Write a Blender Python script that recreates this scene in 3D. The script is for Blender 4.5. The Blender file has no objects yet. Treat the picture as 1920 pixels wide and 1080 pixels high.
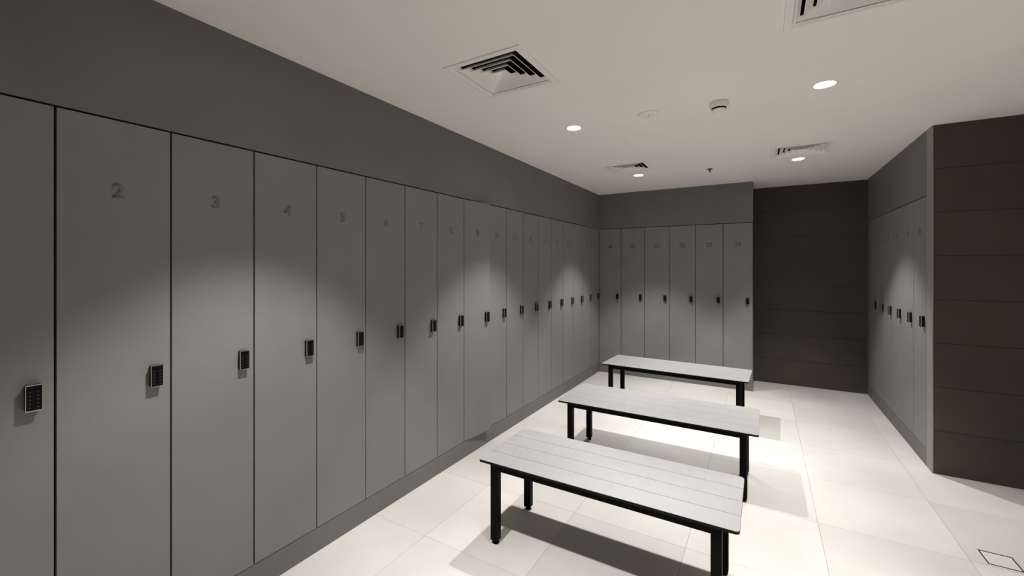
import bpy, bmesh, math, random
from mathutils import Vector, Matrix
random.seed(4)
PI = math.pi
K = 0.891            # survey units -> metres
sc = bpy.context.scene
C = sc.collection

# ------------------------------------------------------------------ camera, world, exposure
CAM_H = 1.6 * K
cam = bpy.data.cameras.new('camera')
cam.sensor_width = 36.0
cam.lens = 793.6 / 1920 * 36.0
cam.shift_y = -40.0 / 1920
cam.clip_start = 0.02
co = bpy.data.objects.new('camera', cam)
C.objects.link(co)
co.location = (0, 0, CAM_H)
co.rotation_euler = (PI / 2, 0, math.radians(30.64))
sc.camera = co

w = bpy.data.worlds.new('world')
w.use_nodes = True
w.node_tree.nodes['Background'].inputs[0].default_value = (0.01, 0.01, 0.01, 1)
w.node_tree.nodes['Background'].inputs[1].default_value = 0.0
sc.world = w
sc.view_settings.view_transform = 'Standard'
sc.view_settings.look = 'None'
sc.view_settings.gamma = 1
sc.view_settings.use_curve_mapping = False
sc.view_settings.exposure = 0.30

# lamps: (x, y, power of the spot beam)
BEAM = math.radians(83)
CORE = math.radians(60)
SPILL = math.radians(172)
BEAM_W, CORE_W, SPILL_W = 108.0, 20.0, 2.0
LAMP_COL = (1.0, 0.983, 0.962)
LAMPS = [(-1.28, 3.12, 1.0), (0.32, 3.14, 1.0), (-1.28, 5.13, 1.0), (0.31, 5.18, 1.0),
         (-1.28, 1.10, 1.0), (0.32, 1.12, 1.0), (1.92, 1.12, 1.0)]  # last lamp is an added unseen fill, bouncing light to the ceiling

# ------------------------------------------------------------------ room constants (metres)
XL = -2.151 * K          # fronts of the left lockers
YE = 6.24 * K            # fronts of the end lockers
YF = 6.84 * K            # far tiled wall
XR = 1.13 * K            # fronts of the right lockers
YR = 4.48 * K            # near face of the tiled return wall
XO = 3.7 * K             # outer right wall
YN = -2.4 * K            # wall behind the camera
H = 2.4
W = 0.158 * 2.151 * K    # locker width
LZ0, LZ1 = 0.118, 1.932  # locker bottom / top
DEPTH = 0.50
Y0L = 0.0579 * 2.151 * K # near edge of locker 1
XE1 = XL + 6 * W + 0.004
YRT = 4.618 * K
GAP = 0.006

# ------------------------------------------------------------------ materials
def mat(name, col, rough=0.5, metal=0.0, noise=0.0, nscale=6.0, bump=0.0, bscale=80.0,
        vary=0.0, col2=None, spec=0.5, coat=0.0):
    m = bpy.data.materials.new(name)
    m.use_nodes = True
    nt = m.node_tree
    N, L = nt.nodes, nt.links
    b = N['Principled BSDF']
    b.inputs['Base Color'].default_value = (*col, 1)
    b.inputs['Roughness'].default_value = rough
    b.inputs['Metallic'].default_value = metal
    b.inputs['Specular IOR Level'].default_value = spec
    b.inputs['Coat Weight'].default_value = coat
    tc = N.new('ShaderNodeTexCoord')
    src = None
    if noise > 0:
        geo = N.new('ShaderNodeNewGeometry')
        no = N.new('ShaderNodeTexNoise')
        no.inputs['Scale'].default_value = nscale
        no.inputs['Detail'].default_value = 6
        no.inputs['Roughness'].default_value = 0.55
        L.new(geo.outputs['Position'], no.inputs['Vector'])
        mx = N.new('ShaderNodeMix')
        mx.data_type = 'RGBA'
        c2 = col2 or tuple(c * (1 - noise) for c in col)
        mx.inputs[6].default_value = (*c2, 1)
        mx.inputs[7].default_value = (*[min(1, c * (1 + noise * (0 if col2 else 0.6))) for c in col], 1)
        rg = N.new('ShaderNodeMapRange')
        rg.inputs[1].default_value = 0.33
        rg.inputs[2].default_value = 0.67
        L.new(no.outputs['Fac'], rg.inputs[0])
        L.new(rg.outputs[0], mx.inputs[0])
        src = mx.outputs[2]
    if vary > 0:
        oi = N.new('ShaderNodeObjectInfo')
        mr = N.new('ShaderNodeMapRange')
        mr.inputs[3].default_value = 1 - vary
        mr.inputs[4].default_value = 1 + vary
        L.new(oi.outputs['Random'], mr.inputs[0])
        vm = N.new('ShaderNodeVectorMath')
        vm.operation = 'SCALE'
        if src:
            L.new(src, vm.inputs[0])
        else:
            vm.inputs[0].default_value = col
        L.new(mr.outputs[0], vm.inputs['Scale'])
        src = vm.outputs[0]
    if src:
        L.new(src, b.inputs['Base Color'])
    if bump > 0:
        g2 = N.new('ShaderNodeTexNoise')
        g2.inputs['Scale'].default_value = bscale
        g2.inputs['Detail'].default_value = 4
        L.new(tc.outputs['Object'], g2.inputs['Vector'])
        bp = N.new('ShaderNodeBump')
        bp.inputs['Strength'].default_value = bump
        bp.inputs['Distance'].default_value = 0.002
        L.new(g2.outputs['Fac'], bp.inputs['Height'])
        L.new(bp.outputs[0], b.inputs['Normal'])
    return m

def emit(name, col, s):
    m = bpy.data.materials.new(name)
    m.use_nodes = True
    b = m.node_tree.nodes['Principled BSDF']
    b.inputs['Base Color'].default_value = (0.8, 0.8, 0.8, 1)
    b.inputs['Emission Color'].default_value = (*col, 1)
    b.inputs['Emission Strength'].default_value = s
    return m

M = {}
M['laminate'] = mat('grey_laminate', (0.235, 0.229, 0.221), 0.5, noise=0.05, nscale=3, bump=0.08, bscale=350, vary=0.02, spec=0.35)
M['panel'] = mat('grey_laminate_shaded', (0.185, 0.180, 0.172), 0.55, noise=0.05, nscale=3, bump=0.08, bscale=350, spec=0.3)  # same laminate as the doors, the headers' weaker light put into its colour
M['filler'] = mat('lamplit_grey_filler', (0.29, 0.285, 0.26), 0.5, noise=0.05, nscale=5)  # grey lightened to paint in the lamp scallop on the strip
M['carcass'] = mat('dark_carcass', (0.004, 0.004, 0.004), 0.9, spec=0.1)
M['digit'] = mat('dark_grey_vinyl', (0.158, 0.154, 0.148), 0.5)
M['black'] = mat('black_powder_coat', (0.004, 0.0038, 0.0035), 0.5, bump=0.1, bscale=600, spec=0.05)
M['lock'] = mat('black_lock_plastic', (0.008, 0.0075, 0.008), 0.45, spec=0.2)
M['glass'] = mat('black_keypad_face', (0.003, 0.003, 0.004), 0.3, spec=0.15)
M['key'] = mat('grey_keypad_mark', (0.05, 0.05, 0.056), 0.5)
M['chrome'] = mat('brushed_chrome', (0.62, 0.60, 0.56), 0.28, metal=1.0)
M['tile'] = mat('beige_floor_tile', (0.715, 0.691, 0.655), 0.42, noise=0.1, nscale=2.2, col2=(0.635, 0.612, 0.575), vary=0.055, bump=0.05, bscale=30, spec=0.35)
M['grout'] = mat('floor_grout', (0.55, 0.52, 0.47), 0.9)
M['brown'] = mat('brown_wall_tile', (0.070, 0.062, 0.046), 0.6, noise=0.12, nscale=2.2, vary=0.06, bump=0.1, bscale=60, spec=0.3)
M['browngrout'] = mat('brown_grout', (0.012, 0.010, 0.008), 0.9)
M['ceiling'] = mat('white_ceiling_paint', (0.93, 0.875, 0.83), 0.85, noise=0.02, nscale=1.2, spec=0.2)
M['white'] = mat('white_enamel', (0.93, 0.89, 0.855), 0.5)
M['ductblack'] = mat('black_duct', (0.004, 0.004, 0.004), 0.9)
M['plank'] = mat('pale_grey_compact_laminate', (0.375, 0.37, 0.372), 0.45, noise=0.04, nscale=14, spec=0.4)
M['core'] = mat('black_laminate_core', (0.005, 0.0045, 0.0045), 0.5, spec=0.15)
M['dull'] = mat('dull_brass', (0.08, 0.07, 0.06), 0.45, metal=0.6)
M['lamp'] = emit('lit_lamp', (1.0, 0.97, 0.9), 22.0)
M['lens'] = mat('clear_sensor_lens', (0.9, 0.92, 0.9), 0.15, coat=0.6)

# ------------------------------------------------------------------ helpers
def box(bm, x0, x1, y0, y1, z0, z1, mi=0, bevel=0.0):
    vs = [bm.verts.new(p) for p in ((x0, y0, z0), (x1, y0, z0), (x1, y1, z0), (x0, y1, z0),
                                    (x0, y0, z1), (x1, y0, z1), (x1, y1, z1), (x0, y1, z1))]
    fs = []
    for idx in ((0, 3, 2, 1), (4, 5, 6, 7), (0, 1, 5, 4), (1, 2, 6, 5), (2, 3, 7, 6), (3, 0, 4, 7)):
        f = bm.faces.new([vs[i] for i in idx])
        f.material_index = mi
        fs.append(f)
    if bevel > 0:
        es = list({e for f in fs for e in f.edges})
        bmesh.ops.bevel(bm, geom=es, offset=bevel, segments=2, affect='EDGES', profile=0.5)
    return fs

def lathe(bm, prof, n=32, mi=0, cap0=True, cap1=True, center=(0, 0)):
    rings = []
    for r, z in prof:
        rings.append([bm.verts.new((center[0] + r * math.cos(2 * PI * i / n), center[1] + r * math.sin(2 * PI * i / n), z)) for i in range(n)])
    for a, b in zip(rings, rings[1:]):
        for i in range(n):
            f = bm.faces.new((a[i], a[(i + 1) % n], b[(i + 1) % n], b[i]))
            f.material_index = mi
            f.smooth = True
    if cap0:
        bm.faces.new(rings[0][::-1]).material_index = mi
    if cap1:
        bm.faces.new(rings[-1]).material_index = mi

def mesh(name, bm, mats, recalc=True):
    if recalc:
        bmesh.ops.recalc_face_normals(bm, faces=bm.faces)
    me = bpy.data.meshes.new(name)
    bm.to_mesh(me)
    bm.free()
    for m in (mats if isinstance(mats, (list, tuple)) else [mats]):
        me.materials.append(m)
    return me

def put(name, me, parent=None, loc=(0, 0, 0), rot=(0, 0, 0)):
    o = bpy.data.objects.new(name, me)
    C.objects.link(o)
    o.parent = parent
    o.location = loc
    o.rotation_euler = rot
    return o

def tag(o, label, cat, group=None):
    o['label'] = label
    o['category'] = cat
    if group:
        o['group'] = group
    return o

def thing(name, label, cat, loc, rz=0, group=None):
    return tag(put(name, None, None, loc, (0, 0, rz)), label, cat, group)

def struct(name, me, label=None, cat='wall'):
    o = put(name, me)
    o['kind'] = 'structure'
    if label:
        o['label'] = label
        o['category'] = cat
    return o

def boxmesh(name, mats, *args, **kw):
    bm = bmesh.new()
    box(bm, *args, **kw)
    return mesh(name, bm, mats)

def text_mesh(s, height, m, extrude=0.0006):
    cu = bpy.data.curves.new('digits', 'FONT')
    cu.body = s
    cu.size = 1
    cu.align_x = 'CENTER'
    cu.offset = 0.048
    cu.resolution_u = 4
    to = bpy.data.objects.new('digits', cu)
    C.objects.link(to)
    dg = bpy.context.evaluated_depsgraph_get()
    me = bpy.data.meshes.new_from_object(to.evaluated_get(dg))
    bpy.data.objects.remove(to)
    ys = [v.co.y for v in me.vertices]
    xs = [v.co.x for v in me.vertices]
    k = height / (max(ys) - min(ys))
    cy = (max(ys) + min(ys)) / 2
    cx = (max(xs) + min(xs)) / 2
    bm = bmesh.new()
    bm.from_mesh(me)
    bpy.data.meshes.remove(me)
    for v in bm.verts:
        v.co = Vector(((v.co.x - cx) * k, 0, (v.co.y - cy) * k))
    r = bmesh.ops.extrude_face_region(bm, geom=bm.faces[:])
    for g in r['geom']:
        if isinstance(g, bmesh.types.BMVert):
            g.co.y -= extrude
    return mesh('number', bm, m)

# ------------------------------------------------------------------ structure: floor
SLAB = 0.12
fl = struct('floor', boxmesh('floor', M['grout'], XL - 0.6, XO + 0.1, YN - 0.1, YF + 0.1, -SLAB, -0.006),
            'pale beige floor of large square stone tiles', 'floor')
T = 0.675 * K
DRX0, DRX1, DRY0, DRY1 = 1.045 * K, 1.18 * K, 3.268 * K, 3.404 * K
tm = boxmesh('tile', M['tile'], 0.0006, T - 0.0006, 0.0006, T - 0.0006, -0.006, 0, bevel=0.0005)
i0, i1 = -4, 5
for i in range(-4, 6):
    for j in range(-9, 6):
        x0 = 0.297 * K + i * T
        y0 = 3.25 * K + j * T
        if x0 + T < XL - 0.02 or x0 > XO or y0 + T < YN or y0 > YF:
            continue
        if x0 > XR and y0 > YR:
            continue
        inside = x0 < DRX0 < x0 + T and y0 < DRY0 < y0 + T
        if inside:    # tile cut around the floor cover
            bm = bmesh.new()
            a, b, c, d = DRX0 - x0, DRX1 - x0, DRY0 - y0, DRY1 - y0
            g = 0.0006
            bx = [g, a, b, T - g]
            by = [g, c, d, T - g]
            for p in range(3):
                for q in range(3):
                    if (p, q) != (1, 1):
                        box(bm, bx[p], bx[p + 1], by[q], by[q + 1], -0.006, 0)
            bmesh.ops.remove_doubles(bm, verts=bm.verts, dist=1e-5)
            put('tile', mesh('cut_tile', bm, M['tile']), fl, (x0, y0, 0))
        else:
            put('tile', tm, fl, (x0, y0, 0))

# ------------------------------------------------------------------ structure: ceiling with openings
VENTS = [(-1.275, 2.05), (-1.285, 4.70), (0.31, 4.80), (0.325, 2.09)]
VH = 0.178
holes = [(x * K - VH, x * K + VH, y * K - VH, y * K + VH) for x, y in VENTS]
LH = 0.030
holes += [(x * K - LH, x * K + LH, y * K - LH, y * K + LH) for x, y, p in LAMPS]
AX0, AX1, AY0, AY1 = -1.03 * K, -0.535 * K, 3.485 * K, 3.98 * K
holes.append((AX0, AX1, AY0, AY1))
xs = sorted({XL - 0.6, XO + 0.1} | {h[0] for h in holes} | {h[1] for h in holes})
ys = sorted({YN - 0.1, YF + 0.1} | {h[2] for h in holes} | {h[3] for h in holes})
bm = bmesh.new()
grid = {}
def cv(x, y, z):
    k = (round(x, 5), round(y, 5), z)
    if k not in grid:
        grid[k] = bm.verts.new((x, y, z))
    return grid[k]
def inhole(cx, cy):
    return any(h[0] < cx < h[1] and h[2] < cy < h[3] for h in holes)
for a, b in zip(xs, xs[1:]):
    for c, d in zip(ys, ys[1:]):
        if not inhole((a + b) / 2, (c + d) / 2):
            bm.faces.new((cv(a, c, H), cv(a, d, H), cv(b, d, H), cv(b, c, H)))
r = bmesh.ops.extrude_face_region(bm, geom=bm.faces[:])
for g in r['geom']:
    if isinstance(g, bmesh.types.BMVert):
        g.co.z += 0.025
ce = struct('ceiling', mesh('ceiling', bm, M['ceiling']), 'flat white painted plaster ceiling', 'ceiling')
put('roof_slab', boxmesh('roof_slab', M['ductblack'], XL - 0.6, XO + 0.1, YN - 0.1, YF + 0.1, H + 0.16, H + 0.2), ce)
# flush access panel
ap = thing('access_panel', 'faint square white access panel flush in the ceiling behind the round sensor', 'access panel', ((AX0 + AX1) / 2, (AY0 + AY1) / 2, H))
hx = (AX1 - AX0) / 2 - 0.0012
put('panel', boxmesh('panel', M['ceiling'], -hx, hx, -hx, hx, 0.0005, 0.02), ap)

# ------------------------------------------------------------------ structure: walls
t = 0.1
BK = 0.52
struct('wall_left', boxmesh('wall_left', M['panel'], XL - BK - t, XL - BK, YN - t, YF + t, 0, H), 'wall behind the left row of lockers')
wf = struct('wall_far', boxmesh('wall_far', M['browngrout'], XL - BK, XR + 0.6, YF + 0.008, YF + t, 0, H), 'dark brown wall of wide horizontal tiles beside the end lockers')
wr = struct('wall_return', boxmesh('wall_return', M['browngrout'], XR + 0.008, XO, YR + 0.008, YR + t, 0, H), 'dark brown wall of wide horizontal tiles at the right')
struct('wall_right', boxmesh('wall_right', M['panel'], XR + BK, XR + BK + t, YR + t, YF, 0, H), 'wall behind the right row of lockers')
struct('wall_outer', boxmesh('wall_outer', M['panel'], XO, XO + t, YN - t, YR + t, 0, H), 'plain wall out of view to the right')
struct('wall_near', boxmesh('wall_near', M['panel'], XL - BK, XO, YN - t, YN, 0, H), 'plain wall behind the camera')
# side cheek that closes the locker run near the camera
struct('trim_4', boxmesh('trim_4', M['panel'], XL - BK, XL, YN, Y0L - 0.002, 0, H), 'plain grey wall panel before the first locker', 'panel')

# wide tiles, 0.3 m courses
def tiles(wall, x0, x1, y, start):
    g = 0.0012
    for c in range(8):
        z0, z1 = c * 0.3 + g, (c + 1) * 0.3 - g
        xa = x0
        edges = [x0]
        e = x0 + start
        while e < x1 - 0.05:
            edges.append(e)
            e += 1.2
        edges.append(x1)
        for a, b in zip(edges, edges[1:]):
            dy = random.uniform(-0.0008, 0.0008)
            put('tile', boxmesh('wall_tile', M['brown'], a + g, b - g, y + dy, y + 0.008, z0, z1, bevel=0.0004), wall)
tiles(wf, XE1 + 0.003, XR - 0.001, YF, 3.0)
tiles(wr, XR + 0.008, XO, YR, 1.2)

# plinths and headers
def bxs(name, m, *a, label=None, cat='trim'):
    return struct(name, boxmesh(name, m, *a, bevel=0.001), label, cat)
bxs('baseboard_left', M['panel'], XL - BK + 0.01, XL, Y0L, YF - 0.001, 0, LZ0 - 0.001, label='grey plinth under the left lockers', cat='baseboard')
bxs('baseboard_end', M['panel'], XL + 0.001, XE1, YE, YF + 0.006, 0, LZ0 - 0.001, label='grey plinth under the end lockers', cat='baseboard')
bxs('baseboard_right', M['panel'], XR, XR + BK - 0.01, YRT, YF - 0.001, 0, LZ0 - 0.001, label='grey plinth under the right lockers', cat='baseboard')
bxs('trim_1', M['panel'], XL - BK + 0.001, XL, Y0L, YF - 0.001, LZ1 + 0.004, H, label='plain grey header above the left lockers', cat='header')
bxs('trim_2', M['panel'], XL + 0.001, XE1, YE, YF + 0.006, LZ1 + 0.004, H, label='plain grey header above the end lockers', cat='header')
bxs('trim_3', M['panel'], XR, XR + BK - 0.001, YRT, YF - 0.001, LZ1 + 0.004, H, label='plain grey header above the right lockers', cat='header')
bxs('trim_5', M['filler'], XR, XR + 0.0072, YR + 0.0005, YRT - 0.003, 0, H, label='grey upright filler strip at the near end of the right lockers, lamp light painted in', cat='filler panel')
bxs('trim_6', M['panel'], XR, XR + 0.02, YRT + 6 * W + 0.002, YF - 0.001, LZ0, LZ1, label='narrow grey filler in the far right corner', cat='filler panel')
bxs('trim_7', M['panel'], XE1 - 0.003, XE1, YE + 0.001, YF + 0.006, LZ0, LZ1, label='grey end panel of the end lockers', cat='end panel')

# ------------------------------------------------------------------ lockers
LH_ = LZ1 - LZ0
hw = W / 2
bm = bmesh.new()
s = 0.009
D0 = 0.0195
for xa, xb in ((-hw + 0.0002, -hw + s), (hw - s, hw - 0.0002)):
    box(bm, xa, xb, D0, DEPTH, 0, LH_)
box(bm, -hw + s, hw - s, D0, DEPTH, 0, 0.016)
box(bm, -hw + s, hw - s, D0, DEPTH, LH_ - 0.016, LH_)
box(bm, -hw + s, hw - s, DEPTH - 0.006, DEPTH, 0.016, LH_ - 0.016)
box(bm, -hw + s, hw - s, D0 + 0.03, DEPTH - 0.006, LH_ * 0.8, LH_ * 0.8 + 0.016)
M_BODY = mesh('carcass', bm, M['carcass'])
dw = W - GAP
# door mesh: origin on the hinge edge, front face at y = 0
M_DOOR = boxmesh('door', M['laminate'], 0, dw, 0, 0.018, GAP / 2, LH_ - GAP / 2, bevel=0.0008)
# keypad lock, origin centred on the door face
LW, LHH, LD = 0.032, 0.076, 0.021
bm = bmesh.new()
box(bm, -LW / 2 - 0.001, LW / 2 + 0.001, -LD + 0.004, 0, -LHH / 2 - 0.001, LHH / 2 + 0.001, bevel=0.003)
M_LOCK = mesh('keypad_lock', bm, M['lock'])
bm = bmesh.new()
b = 0.0028
yf0, yf1 = -LD - 0.001, -LD + 0.0045
box(bm, -LW / 2 - 0.002, LW / 2 + 0.002, yf0, yf1, LHH / 2 - b + 0.002, LHH / 2 + 0.002)
box(bm, -LW / 2 - 0.002, LW / 2 + 0.002, yf0, yf1, -LHH / 2 - 0.002, -LHH / 2 + b - 0.002)
box(bm, -LW / 2 - 0.002, -LW / 2 - 0.0005, yf0, yf1, -LHH / 2, LHH / 2)
box(bm, LW / 2 + 0.0005, LW / 2 + 0.002, yf0, yf1, -LHH / 2, LHH / 2)
M_BEZ = mesh('bezel', bm, M['chrome'])
bm = bmesh.new()
box(bm, -LW / 2 - 0.0004, LW / 2 + 0.0004, -LD - 0.0005, -LD + 0.004, -LHH / 2 + 0.0008, LHH / 2 - 0.0008, 0)
for r_ in range(5):
    for c_ in (-1, 1):
        cx, cz = c_ * 0.0085, 0.018 - r_ * 0.0115
        box(bm, cx - 0.0018, cx + 0.0018, -LD - 0.0010, -LD - 0.0005, cz - 0.0018, cz + 0.0018, 1)
M_PAD = mesh('keypad', bm, [M['glass'], M['key']])

LOCK_X = W - 0.049 - GAP / 2     # from the hinge
LOCK_Z = 1.154 * K - LZ0
NUM_Z = 1.894 * K - LZ0

def locker(loc, rz, number, label, group, ajar=0.0):
    r = thing('locker', label, 'locker', loc, rz, group)
    put('carcass', M_BODY, r)
    R = Matrix.Rotation(-ajar, 4, 'Z')
    hinge = Vector((-hw + GAP / 2, 0, 0))
    d = put('door', M_DOOR, r, hinge, (0, 0, -ajar))
    put('number', text_mesh(str(number), 0.052, M['digit']), d, (dw / 2, 0, NUM_Z))
    lk = put('keypad_lock', M_LOCK, r, hinge + R @ Vector((LOCK_X, 0, LOCK_Z)), (0, 0, -ajar))
    lk['label'] = 'black keypad lock with thin chrome edge'
    put('bezel', M_BEZ, lk)
    put('keypad', M_PAD, lk)
    if ajar:
        d['label'] = 'grey door standing slightly ajar'
    return r

ORD = ['first', 'second', 'third', 'fourth', 'fifth', 'sixth', 'seventh', 'eighth', 'ninth']
NEARW = {2: 'beside the locker cut off by the left edge',
         3: 'second whole door from the left edge of the view',
         4: 'third whole door from the left edge of the view',
         5: 'fourth whole door from the left edge of the view',
         6: 'third door before the one standing ajar',
         7: 'second door before the one standing ajar',
         8: 'directly before the door standing ajar'}
for n in range(1, 19):
    y = Y0L + (n - 0.5) * W
    if n == 1:
        lab = 'nearest tall grey locker, cut off by the left edge of the view'
    elif n < 9:
        lab = 'grey left wall locker %d, %s' % (n, NEARW[n])
    elif n == 9:
        lab = 'tall grey locker marked 9 on the left wall, its door standing slightly ajar'
    elif n < 18:
        lab = 'tall grey locker on the left wall, %s beyond the ajar locker marked 9' % ORD[n - 10]
    else:
        lab = 'last tall grey locker of the left wall, tight against the far corner'
    locker((XL, y, LZ0), PI / 2, n, lab, 'lockers along the left wall', math.radians(6.5) if n == 9 else 0)
for i in range(6):
    lab = ('tall grey locker on the end wall, %s from the left corner' % ORD[i]) if i < 5 else 'tall grey locker on the end wall, next to the brown tiled wall'
    locker((XL + 0.001 + (i + 0.5) * W, YE, LZ0), 0, 19 + i, lab, 'lockers on the end wall')
for i in range(6):
    n = 5 - i
    lab = 'tall grey locker in the right row, %s counted from the upright filler strip' % ORD[i]
    locker((XR, YRT + (i + 0.5) * W, LZ0), -PI / 2, 25 + n, lab, 'lockers along the right wall')

# ------------------------------------------------------------------ benches
def bench(x0, x1, y0, y1, zt, rz, label, legs_y, inset=0.062):
    cx, cy = (x0 + x1) / 2 * K, (y0 + y1) / 2 * K
    r = thing('bench', label, 'bench', (cx, cy, 0), rz, 'changing room benches')
    hx, hy = (x1 - x0) / 2 * K, (y1 - y0) / 2 * K
    zt = zt * K
    th = 0.013
    n = 4
    g = 0.0022
    pw = (2 * hy + g) / n
    for i in range(n):
        a = -hy + i * pw
        b = a + pw - g
        rc = 0.018
        pts = []
        def corner(px, py, sx, sy, rad):
            out = []
            if rad <= 0.002:
                return [(px, py)]
            c_ = (px - sx * rad, py - sy * rad)
            a0 = math.atan2(sy, 0) if False else None
            st = {(-1, -1): PI, (1, -1): 1.5 * PI, (1, 1): 0, (-1, 1): 0.5 * PI}[(sx, sy)]
            for k in range(6):
                an = st + k * (PI / 2) / 5
                out.append((c_[0] + rad * math.cos(an), c_[1] + rad * math.sin(an)))
            return out
        lo = rc if i == 0 else 0.001
        hi = rc if i == n - 1 else 0.001
        pts += corner(-hx, a, -1, -1, lo) + corner(hx, a, 1, -1, lo) + corner(hx, b, 1, 1, hi) + corner(-hx, b, -1, 1, hi)
        bm = bmesh.new()
        bot = [bm.verts.new((p[0], p[1], zt - th)) for p in pts]
        m1 = [bm.verts.new((p[0], p[1], zt - 0.0012)) for p in pts]
        top = [bm.verts.new((p[0] * (1 - 0.0008 / hx), p[1] + (0.0006 if p[1] < (a + b) / 2 else -0.0006), zt)) for p in pts]
        L_ = len(pts)
        bm.faces.new(bot[::-1]).material_index = 1
        bm.faces.new(top).material_index = 0
        for k in range(L_):
            bm.faces.new((bot[k], bot[(k + 1) % L_], m1[(k + 1) % L_], m1[k])).material_index = 1
            bm.faces.new((m1[k], m1[(k + 1) % L_], top[(k + 1) % L_], top[k])).material_index = 0
        put('plank', mesh('plank', bm, [M['plank'], M['core']]), r)
    lw = 0.040
    fx = hx - inset
    f0, f1 = legs_y[0] * K - cy, legs_y[1] * K - cy
    zr = zt - th
    rh = 0.036
    for ya in (f0, f1 - lw):
        put('rail', boxmesh('rail', M['black'], -fx + lw, fx - lw, ya, ya + lw, zr - rh, zr, bevel=0.002), r)
    for xa in (-fx, fx - lw):
        put('end_rail', boxmesh('end_rail', M['black'], xa, xa + lw, f0 + lw, f1 - lw, zr - rh, zr, bevel=0.002), r)
    for xa in (-fx, fx - lw):
        for ya in (f0, f1 - lw):
            lg = put('leg', boxmesh('leg', M['black'], -lw / 2, lw / 2, -lw / 2, lw / 2, 0.018, zr, bevel=0.002), r, (xa + lw / 2, ya + lw / 2, 0))
            bm = bmesh.new()
            lathe(bm, [(0.016, 0), (0.017, 0.003), (0.015, 0.007), (0.006, 0.009), (0.006, 0.0182)], 16)
            put('foot', mesh('foot', bm, M['black']), lg)
    return r

bench(-1.425, -0.083, 2.020, 2.560, 0.482, 0, 'front bench with four pale grey planks on black metal legs, nearest the viewer', (2.043, 2.485))
bench(-1.478, -0.022, 3.245, 3.850, 0.482, 0, 'middle bench with pale grey planks on black metal legs, between the other two', (3.285, 3.77))
bench(-1.597, -0.105, 4.715, 5.290, 0.482, math.radians(-2.0), 'farthest pale bench on black metal legs, in front of the end wall lockers', (4.75, 5.22))

# ------------------------------------------------------------------ ceiling diffusers
def ringface(bm, s0, z0, s1, z1, mi=0):
    a = [bm.verts.new((sx * s0, sy * s0, z0)) for sx, sy in ((-1, -1), (1, -1), (1, 1), (-1, 1))]
    b = [bm.verts.new((sx * s1, sy * s1, z1)) for sx, sy in ((-1, -1), (1, -1), (1, 1), (-1, 1))]
    for i in range(4):
        bm.faces.new((a[i], a[(i + 1) % 4], b[(i + 1) % 4], b[i])).material_index = mi

def closed_ring(bm, prof):
    for (s0, z0), (s1, z1) in zip(prof, prof[1:] + prof[:1]):
        ringface(bm, s0, z0, s1, z1)

bm = bmesh.new()
closed_ring(bm, [(0.218, 0.0), (0.216, -0.006), (0.190, -0.008), (0.163, 0.020), (0.166, 0.020), (0.192, 0.0)])
M_VF = mesh('frame', bm, M['white'])
VB = []
for so in (0.154, 0.118, 0.082):
    bm = bmesh.new()
    closed_ring(bm, [(so, -0.004), (so - 0.0025, -0.0045), (so - 0.030, 0.023), (so - 0.029, 0.0248), (so - 0.001, -0.0025)])
    VB.append(mesh('louvre', bm, M['white']))
bm = bmesh.new()
closed_ring(bm, [(0.046, -0.004), (0.043, -0.0045), (0.012, 0.025), (0.013, 0.027), (0.045, -0.0025)])
box(bm, -0.0125, 0.0125, -0.0125, 0.0125, 0.024, 0.028)
M_VC = mesh('centre_cone', bm, M['white'])
bm = bmesh.new()
for a in (-1, 1):
    x0, x1 = sorted((a * 0.164, a * 0.168))
    box(bm, x0, x1, -0.168, 0.168, 0.021, 0.12)
    box(bm, -0.164, 0.164, x0, x1, 0.021, 0.12)
box(bm, -0.168, 0.168, -0.168, 0.168, 0.12, 0.124)
M_VD = mesh('duct_box', bm, M['ductblack'])
VL = ['large square white air diffuser nearest, above the left lockers',
      'small-looking square white air diffuser near the far left corner of the ceiling',
      'square white air diffuser at the far right of the ceiling, before a lit downlight',
      'square white air diffuser cut off by the top edge at the upper right']
for (x, y), lab in zip(VENTS, VL):
    v = thing('air_diffuser', lab, 'air vent', (x * K, y * K, H), 0, 'ceiling air diffusers')
    put('frame', M_VF, v)
    for b_ in VB:
        put('louvre', b_, v)
    put('centre_cone', M_VC, v)
    put('duct_box', M_VD, v)

# ------------------------------------------------------------------ downlights
bm = bmesh.new()
lathe(bm, [(0.060, 0.0), (0.059, -0.003), (0.051, -0.0035), (0.0485, -0.002), (0.0452, 0.002), (0.0445, 0.002), (0.048, -0.0005), (0.060, 0.0)], 40, cap0=False, cap1=False)
M_TR = mesh('trim_ring', bm, M['white'])
bm = bmesh.new()
lathe(bm, [(0.0445, 0.001), (0.0445, -0.0005), (0.030, -0.003), (0.010, -0.0038)], 40)
M_LP = mesh('lamp', bm, M['lamp'])
bm = bmesh.new()
lathe(bm, [(0.029, 0.003), (0.029, 0.07), (0.02, 0.09)], 32)
M_HS = mesh('housing', bm, M['ductblack'])
DL = ['lit round downlight on the left of the ceiling, left of the round sensor disc',
      'largest-looking lit round downlight at the upper right of the ceiling',
      'small lit downlight in the far left, just behind the far left air diffuser',
      'small lit downlight in the far right, just behind the far right air diffuser',
      'lit downlight above the left lockers, just outside the top of the view',
      'lit downlight overhead at the right, outside the top of the view',
      'added fill downlight right of the viewer, out of view, brightening the ceiling by bounce']
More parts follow.
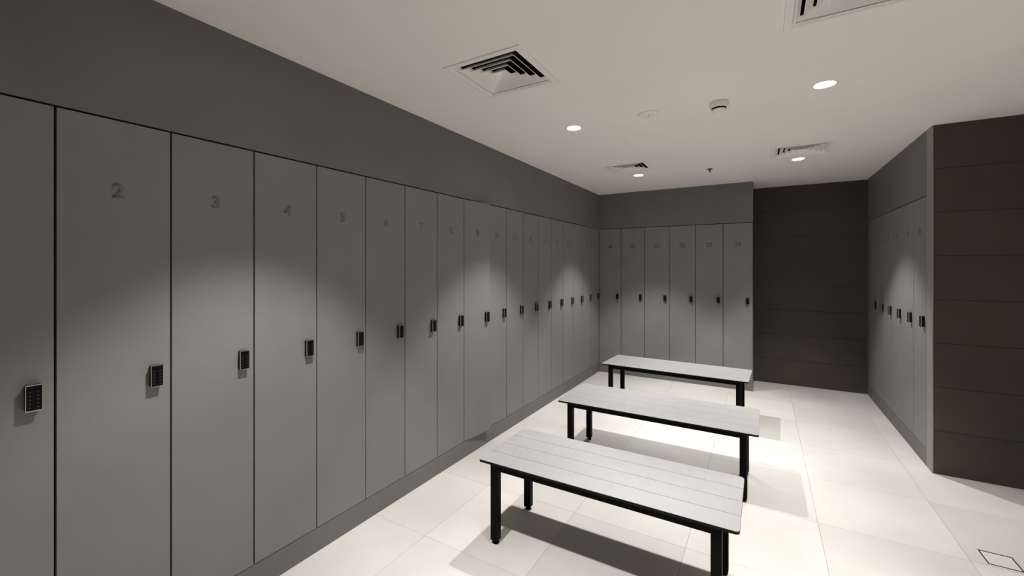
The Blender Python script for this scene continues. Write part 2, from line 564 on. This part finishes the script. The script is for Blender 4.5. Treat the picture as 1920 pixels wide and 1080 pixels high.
for (x, y, p), lab in zip(LAMPS, DL):
    d = thing('downlight', lab, 'downlight', (x * K, y * K, H), 0, 'recessed downlights')
    put('trim_ring', M_TR, d)
    put('lamp', M_LP, d)
    put('housing', M_HS, d)
    for nm, ang, pw, bl in (('beam', BEAM, BEAM_W, 0.45), ('core_beam', CORE, CORE_W, 1.0), ('spill', SPILL, SPILL_W, 1.0)):
        ld = bpy.data.lights.new(nm, 'SPOT')
        ld.energy = pw * p
        ld.spot_size = ang
        ld.spot_blend = bl
        ld.shadow_soft_size = 0.03
        ld.color = LAMP_COL
        lo = bpy.data.objects.new(nm, ld)
        C.objects.link(lo)
        lo.location = (x * K, y * K, H - 0.012)

# ------------------------------------------------------------------ smoke detector, sensor, sprinkler
def ceil_pt(px, py):
    Dp = 793.6 * 1.0941 * K / (500 - py)
    lat = Dp * (px - 960) / 793.6
    c_, s_ = math.cos(math.radians(30.64)), math.sin(math.radians(30.64))
    return (-s_ * Dp + c_ * lat, c_ * Dp + s_ * lat, H)
sd = thing('smoke_detector', 'round white domed smoke detector with dark slots on the ceiling', 'smoke detector', ceil_pt(1348, 192))
bm = bmesh.new()
lathe(bm, [(0.052, 0.0), (0.0535, -0.0052), (0.053, -0.0156), (0.050, -0.0286), (0.046, -0.0338)], 40)
put('base', mesh('base', bm, M['white']), sd)
bm = bmesh.new()
lathe(bm, [(0.040, -0.0338), (0.039, -0.0442)], 40)
put('sensing_chamber', mesh('sensing_chamber', bm, M['ductblack']), sd)
bm = bmesh.new()
lathe(bm, [(0.041, -0.0442), (0.041, -0.0481), (0.034, -0.0572), (0.020, -0.0624), (0.004, -0.0637)], 40)
put('cap', mesh('cap', bm, M['white']), sd)
for i in range(8):
    an = 2 * PI * i / 8 + 0.35
    put('rib', boxmesh('rib', M['white'], -0.003, 0.003, 0.037, 0.0435, -0.035, -0.0325), sd, (0, 0, 0), (0, 0, an))

ps = thing('ceiling_sensor', 'flat round white ceiling sensor disc with a small off-centre lens', 'sensor', ceil_pt(1216, 214))
bm = bmesh.new()
lathe(bm, [(0.066, 0.0), (0.066, -0.002), (0.063, -0.006), (0.052, -0.008), (0.01, -0.009)], 48)
put('base', mesh('base', bm, M['white']), ps)
bm = bmesh.new()
lathe(bm, [(0.017, -0.0075), (0.017, -0.011), (0.013, -0.017), (0.004, -0.020)], 24, center=(0.018, -0.004))
put('lens', mesh('lens', bm, M['lens']), ps)

sp = thing('sprinkler', 'tiny dark pendent fire sprinkler on the ceiling near the end lockers', 'sprinkler', ceil_pt(1331, 316.5))
bm = bmesh.new()
lathe(bm, [(0.026, 0.0), (0.025, -0.004), (0.012, -0.008)], 24)
put('escutcheon', mesh('escutcheon', bm, M['dull']), sp)
bm = bmesh.new()
lathe(bm, [(0.008, -0.006), (0.008, -0.016), (0.004, -0.018), (0.003, -0.030)], 16)
box(bm, -0.010, -0.007, -0.002, 0.002, -0.032, -0.012)
box(bm, 0.007, 0.010, -0.002, 0.002, -0.032, -0.012)
box(bm, -0.010, 0.010, -0.002, 0.002, -0.033, -0.030)
put('frame_arms', mesh('frame_arms', bm, M['dull']), sp)
bm = bmesh.new()
lathe(bm, [(0.012, -0.033), (0.012, -0.0345)], 20)
put('deflector', mesh('deflector', bm, M['dull']), sp)

# ------------------------------------------------------------------ floor cover
fc = thing('floor_cover', 'small square floor cover with a thin dark frame at lower right', 'floor cover', ((DRX0 + DRX1) / 2, (DRY0 + DRY1) / 2, 0))
hx, hy = (DRX1 - DRX0) / 2, (DRY1 - DRY0) / 2
bm = bmesh.new()
q = 0.005
for a in (-1, 1):
    x0, x1 = sorted((a * hx, a * (hx - q)))
    box(bm, x0, x1, -hy, hy, -0.006, 0.0012)
    y0, y1 = sorted((a * hy, a * (hy - q)))
    box(bm, -hx + q, hx - q, y0, y1, -0.006, 0.0012)
fo = put('frame', mesh('frame', bm, M['core']), fc)
fo['label'] = 'thin dark metal frame'
put('insert', boxmesh('insert', M['tile'], -hx + q, hx - q, -hy + q, hy - q, -0.006, -0.0003), fc)
